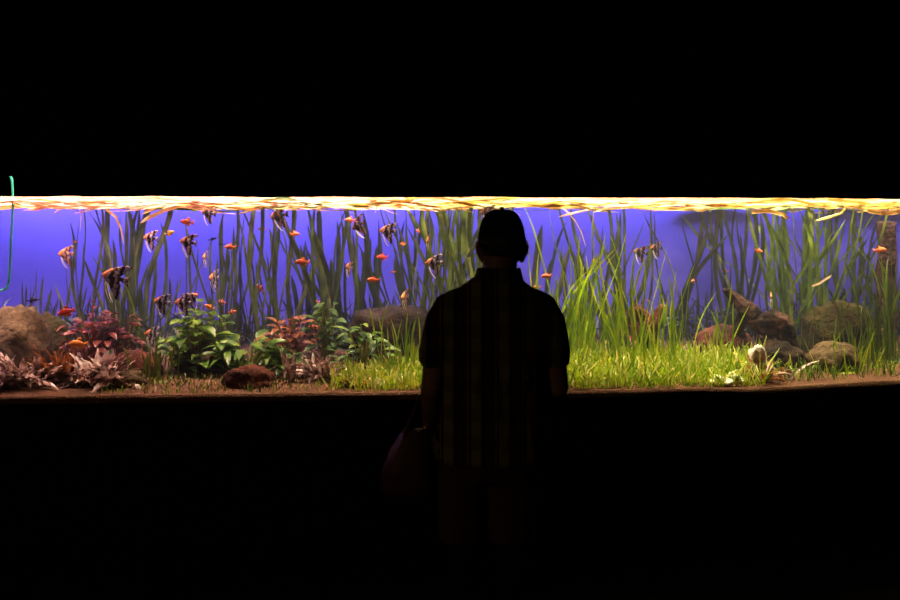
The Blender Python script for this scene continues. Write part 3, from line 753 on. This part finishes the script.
school(lambda: make_small('barred_fish', M['barred']), [
 ('barred fish tilted nose-up beside the dense column of eelgrass', 260, 288, 12, 150, 40, .6),
 ('barred red fish above the brown leafy bush', 313, 327, 12, 178, 0, .6),
 ('upper barred maroon fish above the right side of the lush bush', 222, 302, 10, 160, 10, .8),
 ('lower barred maroon fish above the right side of the lush bush', 232, 312, 10, 170, -15, .8),
 ('dim barred fish near the surface before the dense column of eelgrass', 262, 229, 9, 180, 0, 1.1),
 ('dim barred fish below the black angelfish', 278, 240, 6, 180, 0, 1.2),
 ('small barred fish deep between eelgrass above the brown bush', 317, 302, 7, 175, 0, 1.1),
 ('small barred fish below the striped angelfish with white fins left of person', 393, 272, 6, 200, 0, .9),
 ('small barred fish left of the lone dull orange angelfish\'s tail', 75, 242, 6, 180, 0, 1.0),
], 'barred fish', 'fish')
school(lambda: make_small('dark_fish', M['darkfish'], .6), [
 ('slender black fish above the rounded grey rock', 33, 300, 13, 12, 8, .5),
 ('upper small dark fish left of the coral fish in mid water', 213, 239, 9, 20, 15, .6),
 ('lower small dark fish left of the coral fish in mid water', 221, 244, 7, 180, 0, .6)], 'dark slender fish', 'fish')

# ------------------------------------------------------------------ the person
S = 3.3/FP; PB = Vector((.17, 3.3, 0))
M['skin'] = noisy('skin', ['#7c5240', '#8a5e48'], 6, .55, .05, spec=.3)
M['cap'] = noisy('dark_cap_cloth', ['#1d1b18', '#26231f'], 40, .95, .15, spec=.05)
M['hair'] = noisy('grey_hair', ['#2a2624', '#4a4542'], 60, .8, .3, spec=.1)
M['shorts'] = noisy('brown_shorts_cloth', ['#3a281c', '#463224'], 30, .95, .2, spec=.05)
M['shoe'] = plain('dark_shoe', '#1a1a22', .7, .2); M['sole'] = plain('shoe_sole', '#3a3836', .8, .1)
M['bag'] = noisy('brown_bag_leather', ['#3a2018', '#4c2a1e'], 14, .6, .25, spec=.3)
M['lens'] = plain('eye_white', '#e8e2da', .3, .4); M['iris'] = plain('dark_iris', '#1c120c', .2, .5)
M['lip'] = plain('lips', '#8a4a42', .5, .3)
m, nt, out = newmat('plaid_shirt_cloth')
tc = N(nt, 'ShaderNodeTexCoord'); sx = N(nt, 'ShaderNodeSeparateXYZ'); nt.links.new(tc.outputs['Object'], sx.inputs[0])
def stripe(axis, freq, ph, c0, c1, p0, p1):
    a = N(nt, 'ShaderNodeMath', operation='MULTIPLY_ADD'); a.inputs[1].default_value = freq; a.inputs[2].default_value = ph
    nt.links.new(sx.outputs[axis], a.inputs[0])
    s = N(nt, 'ShaderNodeMath', operation='SINE'); nt.links.new(a.outputs[0], s.inputs[0])
    b = N(nt, 'ShaderNodeMath', operation='MULTIPLY_ADD'); b.inputs[1].default_value = .5; b.inputs[2].default_value = .5; nt.links.new(s.outputs[0], b.inputs[0])
    r = ramp(nt, [lin(c0), lin(c1)], [p0, p1]); nt.links.new(b.outputs[0], r.inputs[0]); return r
r1 = stripe('X', 62, .4, '#3a2a1e', '#6a6038', .45, .6)
r2 = stripe('Z', 62, 0, '#dcd8d4', '#ffffff', .45, .6)
r3 = stripe('X', 125, 1.2, '#ffffff', '#8a5a4a', .9, .95)
x1 = N(nt, 'ShaderNodeMix', data_type='RGBA', blend_type='MULTIPLY'); x1.inputs[0].default_value = 1
nt.links.new(r1.outputs[0], x1.inputs[6]); nt.links.new(r2.outputs[0], x1.inputs[7])
x2 = N(nt, 'ShaderNodeMix', data_type='RGBA', blend_type='MULTIPLY'); x2.inputs[0].default_value = 1
nt.links.new(x1.outputs[2], x2.inputs[6]); nt.links.new(r3.outputs[0], x2.inputs[7])
b = N(nt, 'ShaderNodeBsdfPrincipled', Roughness=.95); b.inputs['Specular IOR Level'].default_value = .05
nt.links.new(x2.outputs[2], b.inputs['Base Color']); nt.links.new(b.outputs[0], out.inputs[0]); M['shirt'] = m

def eloft(mb, rows, n=28, e=2.4):
    """rows: z, cx, cy, half width, half depth"""
    rs = []
    for z, cx, cy, hw, hd in rows:
        ring = []
        for k in range(n):
            a = 2*math.pi*k/n; c, s = math.cos(a), math.sin(a)
            ring.append(Vector((cx+hw*math.copysign(abs(c)**(2/e), c), cy+hd*math.copysign(abs(s)**(2/e), s), z)))
        rs.append(ring)
    mb.rings(rs)
def fuse(o, vox, it=4, fac=.5):
    r = o.modifiers.new('fuse', 'REMESH'); r.mode = 'VOXEL'; r.voxel_size = vox; r.use_smooth_shade = True
    s = o.modifiers.new('soft', 'SMOOTH'); s.factor = fac; s.iterations = it
    return o
V = Vector
def hand(mb, wrist, fd, pn, thumb, curl):
    """fd finger direction, pn palm normal (fingers curl towards it), thumb = side vector"""
    fd = V(fd).normalized(); pn = V(pn); pn = (pn-fd*pn.dot(fd)).normalized(); sd = V(thumb); sd = (sd-fd*sd.dot(fd)-pn*sd.dot(pn)).normalized()
    w = V(wrist)
    for k, u in enumerate((-.028, -.010, .010, .028)):        # palm bones
        mb.tube([w+fd*.0+sd*u*.5, w+fd*.05+sd*u*.95, w+fd*.09+sd*u], [.017, .015, .0115], 8)
    lens = {.030: (.040, .025, .019), .0105: (.045, .029, .021), -.0095: (.042, .027, .020), -.029: (.033, .021, .017)}
    for j, (u, L) in enumerate(lens.items()):
        p = w + fd*.088 + sd*u; d = fd + sd*(u*2.2); d.normalize(); path = [p - d*.02, p]; ang = 0
        for l in L:
            ang += curl*(1+.1*j)
            dd = (d*math.cos(ang) + pn*math.sin(ang)); p = p + dd*l; path.append(p)
        mb.tube(path, [.0095, .0092, .0086, .008, .0068], 8)
    p = w + fd*.018 + sd*.022
    d1 = (fd*.6 + sd*.75 + pn*.25).normalized(); d2 = (fd*.9 + sd*.25 + pn*.45).normalized(); d3 = (fd*.95 + pn*.5 - sd*.1).normalized()
    mb.tube([p, p+d1*.042, p+d1*.042+d2*.032, p+d1*.042+d2*.032+d3*.026], [.0145, .012, .0098, .0075], 8)

HX = .026; HZ = 1.535
mb = MB()
# head and face
mb.ell((HX, .0, HZ+.0), (.078, .096, .083), 24, 16)
mb.ell((HX, .028, HZ-.055), (.067, .074, .07), 20, 12)
mb.ell((HX, .068, HZ-.095), (.032, .026, .022), 14, 8)           # chin
mb.tube([(HX, .088, HZ+.012), (HX, .104, HZ-.018), (HX, .109, HZ-.036)], [.008, .010, .0125], 8)   # nose
for s_ in (1, -1):
    mb.ell((HX+s_*.013, .102, HZ-.036), (.009, .01, .008), 8, 6)
    mb.ell((HX+s_*.042, .078, HZ-.03), (.024, .014, .02), 10, 8)     # cheek
    mb.tube([(HX+s_*.016, .093, HZ+.022), (HX+s_*.048, .08, HZ+.022)], [.009, .008], 8)   # brow
    # ear: rim and lobe
    ea = [(HX+s_*.076, -.006, HZ-.024), (HX+s_*.088, -.016, HZ-.022), (HX+s_*.094, -.022, HZ-.042), (HX+s_*.088, -.018, HZ-.066), (HX+s_*.074, -.004, HZ-.088)]
    mb.tube(ea, [.009, .009, .009, .009, .009], 8); mb.ell((HX+s_*.074, -.008, HZ-.06), (.017, .022, .042), 12, 8)
# neck, trunk
mb.tube([(HX, -.012, HZ-.06), (.016, -.02, 1.42), (.005, -.025, 1.34)], [.062, .064, .075], 20)
eloft(mb, [(1.37,.0,-.02,.07,.06),(1.345,0,-.02,.09,.07),(1.30,0,-.015,.14,.085),(1.2,-.003,0,.17,.11),(1.08,-.006,.01,.16,.11),(.95,-.01,.01,.155,.105),(.84,-.015,0,.165,.11),(.74,-.02,-.005,.165,.11),(.68,-.025,0,.13,.08)])
# arms
mb.tube([(-.155,-.01,1.28),(-.2,-.015,1.2),(-.225,-.01,1.08),(-.238,.0,.965)], [.045,.048,.045,.041], 14)
mb.tube([(-.238,.0,.965),(-.242,.06,.90),(-.247,.155,.80),(-.248,.185,.765)], [.043,.042,.032,.028], 14)
hand(mb, (-.248,.185,.765), (-.02,.55,-.72), (.75,-.1,-.3), (.1,.75,.5), .35)
mb.tube([(.155,-.01,1.28),(.2,-.015,1.2),(.222,-.01,1.08),(.236,.0,.965)], [.045,.048,.045,.041], 14)
mb.tube([(.236,.0,.965),(.215,.07,.945),(.14,.20,.935),(.118,.235,.935)], [.043,.042,.031,.027], 14)
hand(mb, (.118,.235,.935), (-.8,.35,-.12), (-.2,-.2,-.9), (.3,.8,.1), .4)
# legs
LX = (-.125, .06)
for x in LX:
    mb.tube([(x*.75-.01,0,.74),(x,0,.58),(x,.005,.43),(x,-.008,.32),(x,-.012,.2),(x,-.01,.09)], [.092,.078,.056,.055,.042,.036], 16)
    mb.tube([(x,-.03,.05),(x,.05,.045),(x,.13,.03)], [.036,.036,.026], 12)
pers = mb.build('person', M['skin']); fuse(pers, .0045, 3); pers.location = PB
tag(pers, 'person in cap, checked shirt and knee-length shorts seen from behind, watching the aquarium', 'person')
# eyes and mouth
for s_ in (1, -1):
    e = MB(); e.ell((HX+s_*.031, .080, HZ+.0), (.0115, .010, .0065), 12, 8); eo = e.build('eye', M['lens'], pers)
    e = MB(); e.ell((HX+s_*.031, .0885, HZ+.0), (.005, .0025, .005), 10, 6); e.build('iris', M['iris'], eo)
e = MB(); e.tube([(HX-.024,.09,HZ-.068),(HX,.1,HZ-.066),(HX+.024,.09,HZ-.068)], [.003,.006,.003], 8); e.build('mouth', M['lip'], pers)
# hair below the cap
mb = MB(); rs = []
for k, (z, gx, gy) in enumerate([(HZ-.005,.081,.1),(HZ-.03,.079,.097),(HZ-.055,.072,.088),(HZ-.068,.066,.078)]):
    rs.append((z, gx, gy))
vs = []; fs = []; nn = 24
for z, gx, gy in rs:
    for i in range(nn+1):
        a = math.pi + math.pi*i/nn; vs.append((HX+(gx+.003)*math.cos(a), -.005+(gy+.003)*math.sin(a), z))
for j in range(3):
    for i in range(nn): a = j*(nn+1)+i; fs.append((a, a+1, a+nn+2, a+nn+1))
mb.add(vs, fs); h = mb.build('hair', M['hair'], pers); sm = h.modifiers.new('thick', 'SOLIDIFY'); sm.thickness = .006
# cap
mb = MB(); rs = []
for j in range(15):
    t = j/14; a = t*math.pi/2*.985
    hw = .0915*math.cos(a)**.62; hd = .110*math.cos(a)**.72; z = HZ-.038+.138*math.sin(a)**1.05
    rs.append([V((HX+hw*math.cos(2*math.pi*k/32), .002+hd*math.sin(2*math.pi*k/32), z + .076*max(0, math.sin(2*math.pi*k/32))*(1-t)**1.3)) for k in range(32)])
mb.rings(rs); cap = mb.build('cap', M['cap'], pers)
mb = MB(); mb.ell((HX, .002, HZ+.105), (.009, .009, .005), 10, 6); mb.build('cap_button', M['cap'], cap)
mb = MB(); vs = []; fs = []
for sg in (0, 1):
    for j in range(7):
        for i in range(17):
            a = math.pi*(.08+.84*i/16); r = j/6
            x = math.cos(a)*(.088+.004*r); y = math.sin(a)*(.104+.075*r*math.sin(a)) ; z = HZ+.036 - .016*r - .042*(math.cos(a)**2) + sg*.004
            vs.append((HX+x, y, z))
for sg in (0, 1):
    for j in range(6):
        for i in range(16): a = sg*119+j*17+i; fs.append((a, a+1, a+18, a+17))
for i in range(16): a = 6*17+i; fs.append((a, a+1, a+120, a+119))
mb.add(vs, fs); mb.build('cap_brim', M['cap'], cap)
# shirt
mb = MB()
eloft(mb, [(.692,-.012,.0,.203,.135),(.72,-.012,.0,.203,.137),(.80,-.01,.0,.2,.137),(.92,-.006,.005,.198,.137),(1.04,-.003,.008,.197,.137),(1.15,0,.002,.195,.13),(1.23,0,-.005,.193,.122),(1.29,0,-.012,.186,.11),(1.325,0,-.018,.165,.098),(1.355,.002,-.022,.12,.088),(1.385,.008,-.022,.083,.078),(1.40,.012,-.022,.076,.073)], 40)
mb.tube([(-.13,-.012,1.285),(-.165,-.013,1.262),(-.196,-.015,1.21),(-.218,-.01,1.12),(-.229,-.005,1.085)], [.06,.07,.069,.066,.063], 18)
mb.tube([(.13,-.012,1.285),(.165,-.013,1.262),(.196,-.015,1.21),(.215,-.01,1.12),(.224,-.005,1.085)], [.06,.07,.069,.066,.062], 18)
for i in range(26):       # hanging folds
    x = R.uniform(-.17, .15); z = R.uniform(.84, 1.15); y = -.13*math.sqrt(max(.05, 1-(x/.21)**2))
    mb.tube([(x, y, z), (x+R.uniform(-.02,.02), y-.004, z-.08), (x+R.uniform(-.03,.03), y, z-.16 if z > .9 else .73)], [.006, .010, .006], 6)
sh = mb.build('shirt', M['shirt'], pers); fuse(sh, .007, 6)
mb = MB(); rs = []
for z, g in ((1.372,.079),(1.40,.077),(1.418,.074),(1.414,.081),(1.385,.09),(1.366,.093)):
    rs.append([V((.013+g*math.cos(2*math.pi*k/28), -.022+g*.95*math.sin(2*math.pi*k/28), z-(.02*math.sin(2*math.pi*k/28) if math.sin(2*math.pi*k/28) > 0 else 0))) for k in range(28)])
mb.rings(rs, False); mb.build('collar', M['shirt'], sh)
# shorts
mb = MB()
eloft(mb, [(.86,-.015,0,.172,.118),(.76,-.02,0,.182,.125),(.68,-.025,0,.183,.12),(.63,-.03,0,.175,.11)], 32)
for x in LX: eloft(mb, [(.70,x*.9-.005,0,.095,.108),(.58,x,0,.094,.105),(.45,x,.002,.091,.098),(.396,x,.002,.09,.095)], 24)
so = mb.build('shorts', M['shorts'], pers); fuse(so, .008, 4)
# long socks, added to keep the lower legs dark, and shoes
M['sock'] = plain('dark_navy_sock', '#14141c', .95, 0)
for x in LX:
    mb = MB(); mb.tube([(x,-.004,.42),(x,-.008,.32),(x,-.012,.2),(x,-.01,.075)], [.060,.059,.046,.041], 18); mb.build('sock', M['sock'], pers)
for x in LX:
    mb = MB(); mb.tube([(x,-.045,.052),(x,.02,.06),(x,.1,.042),(x,.16,.034)], [.044,.046,.044,.032], 14); mb.tube([(x,-.012,.06),(x,-.012,.10)], [.045,.043], 14)
    s1 = mb.build('shoe', M['shoe'], pers); fuse(s1, .006, 3)
    mb = MB(); mb.tube([(x,-.05,.014),(x,.05,.014),(x,.16,.014)], [.046,.048,.036], 14, flat=.3, up=V((0,0,1))); mb.build('sole', M['sole'], s1)

# ------------------------------------------------------------------ the bag on the forearm
bag = empty('handbag', PB+V((-.335,.05,.54))); tag(bag, 'soft brown handbag hanging by its straps from the person\'s left forearm', 'bag')
bo = -(PB+V((-.335,.05,.54)))
def bl(p): return V(p)-V((-.335,.05,.54))
mb = MB(); rs = []
for z, cx, hw, hd in ((.545,-.325,.085,.05),(.553,-.328,.1,.06),(.585,-.331,.108,.068),(.65,-.325,.1,.068),(.71,-.315,.083,.06),(.755,-.305,.064,.045),(.785,-.298,.052,.028),(.79,-.297,.047,.022)):
    rs.append([bl((cx+hw*math.copysign(abs(math.cos(a))**.8, math.cos(a)) + .004*math.sin(5*a+z*30), .05+hd*math.copysign(abs(math.sin(a))**.8, math.sin(a)), z + .008*math.sin(3*a)*(z > .7))) for a in [2*math.pi*k/36 for k in range(36)]])
mb.rings(rs); mb.build('bag_body', M['bag'], bag)
for y in (.028, .072):
    mb = MB(); pa = [(-.338,y,.765),(-.318,y+.005,.82),(-.285,.055+(y-.05)*.8,.90),(-.262,.06+(y-.05)*.6,.945),(-.238,.062+(y-.05)*.5,.955),(-.208,.064+(y-.05)*.6,.935),(-.212,.062+(y-.05)*.8,.88),(-.245,y+.005,.82),(-.262,y,.775)]
    mb.ribbon([bl(p) for p in pa], .03, lambda t: 1, (.75,.65,0), .02); st = mb.build('strap', M['bag'], bag)
    sd_ = st.modifiers.new('thick', 'SOLIDIFY'); sd_.thickness = .005

# ------------------------------------------------------------------ light
def area(name, loc, sx, sy, power, c, rot=(0,0,0), spread=180):
    l = bpy.data.lights.new(name, 'AREA'); l.shape = 'RECTANGLE'; l.size = sx; l.size_y = sy; l.energy = power; l.color = c; l.spread = rad(spread)
    o = bpy.data.objects.new(name, l); col.objects.link(o); o.location = loc; o.rotation_euler = rot; return o
warm = [(1,.68,.56), (1,.79,.56), (1,.84,.5), (1,.86,.48)]
for i, x in enumerate((-2.6, -.9, .8, 2.5)):
    area('tank_lamp', (x, F(x)+.45, 2.55), 1.6, .16, 86, warm[i], (rad(-5),0,0), 110)
    area('tank_lamp_blue', (x, YB-.14, 2.1), 1.6, .1, (47, 44, 31, 17)[i], (.57,.49,1), (rad(6),0,0), 150)
area('hall_lamp', (-3.2, -.6, 2.7), .6, .6, 24, (1,.72,.42))
w = bpy.data.worlds.new('world'); sc.world = w; w.use_nodes = True
w.node_tree.nodes['Background'].inputs[0].default_value = (0,0,0,1); w.node_tree.nodes['Background'].inputs[1].default_value = 0
vs_ = sc.view_settings; vs_.view_transform = 'Standard'; vs_.look = 'None'; vs_.exposure = 0; vs_.gamma = 1; vs_.use_curve_mapping = False
sc.cycles.max_bounces = 8; sc.cycles.transparent_max_bounces = 24; sc.cycles.use_denoising = True
sc.cycles.caustics_reflective = False
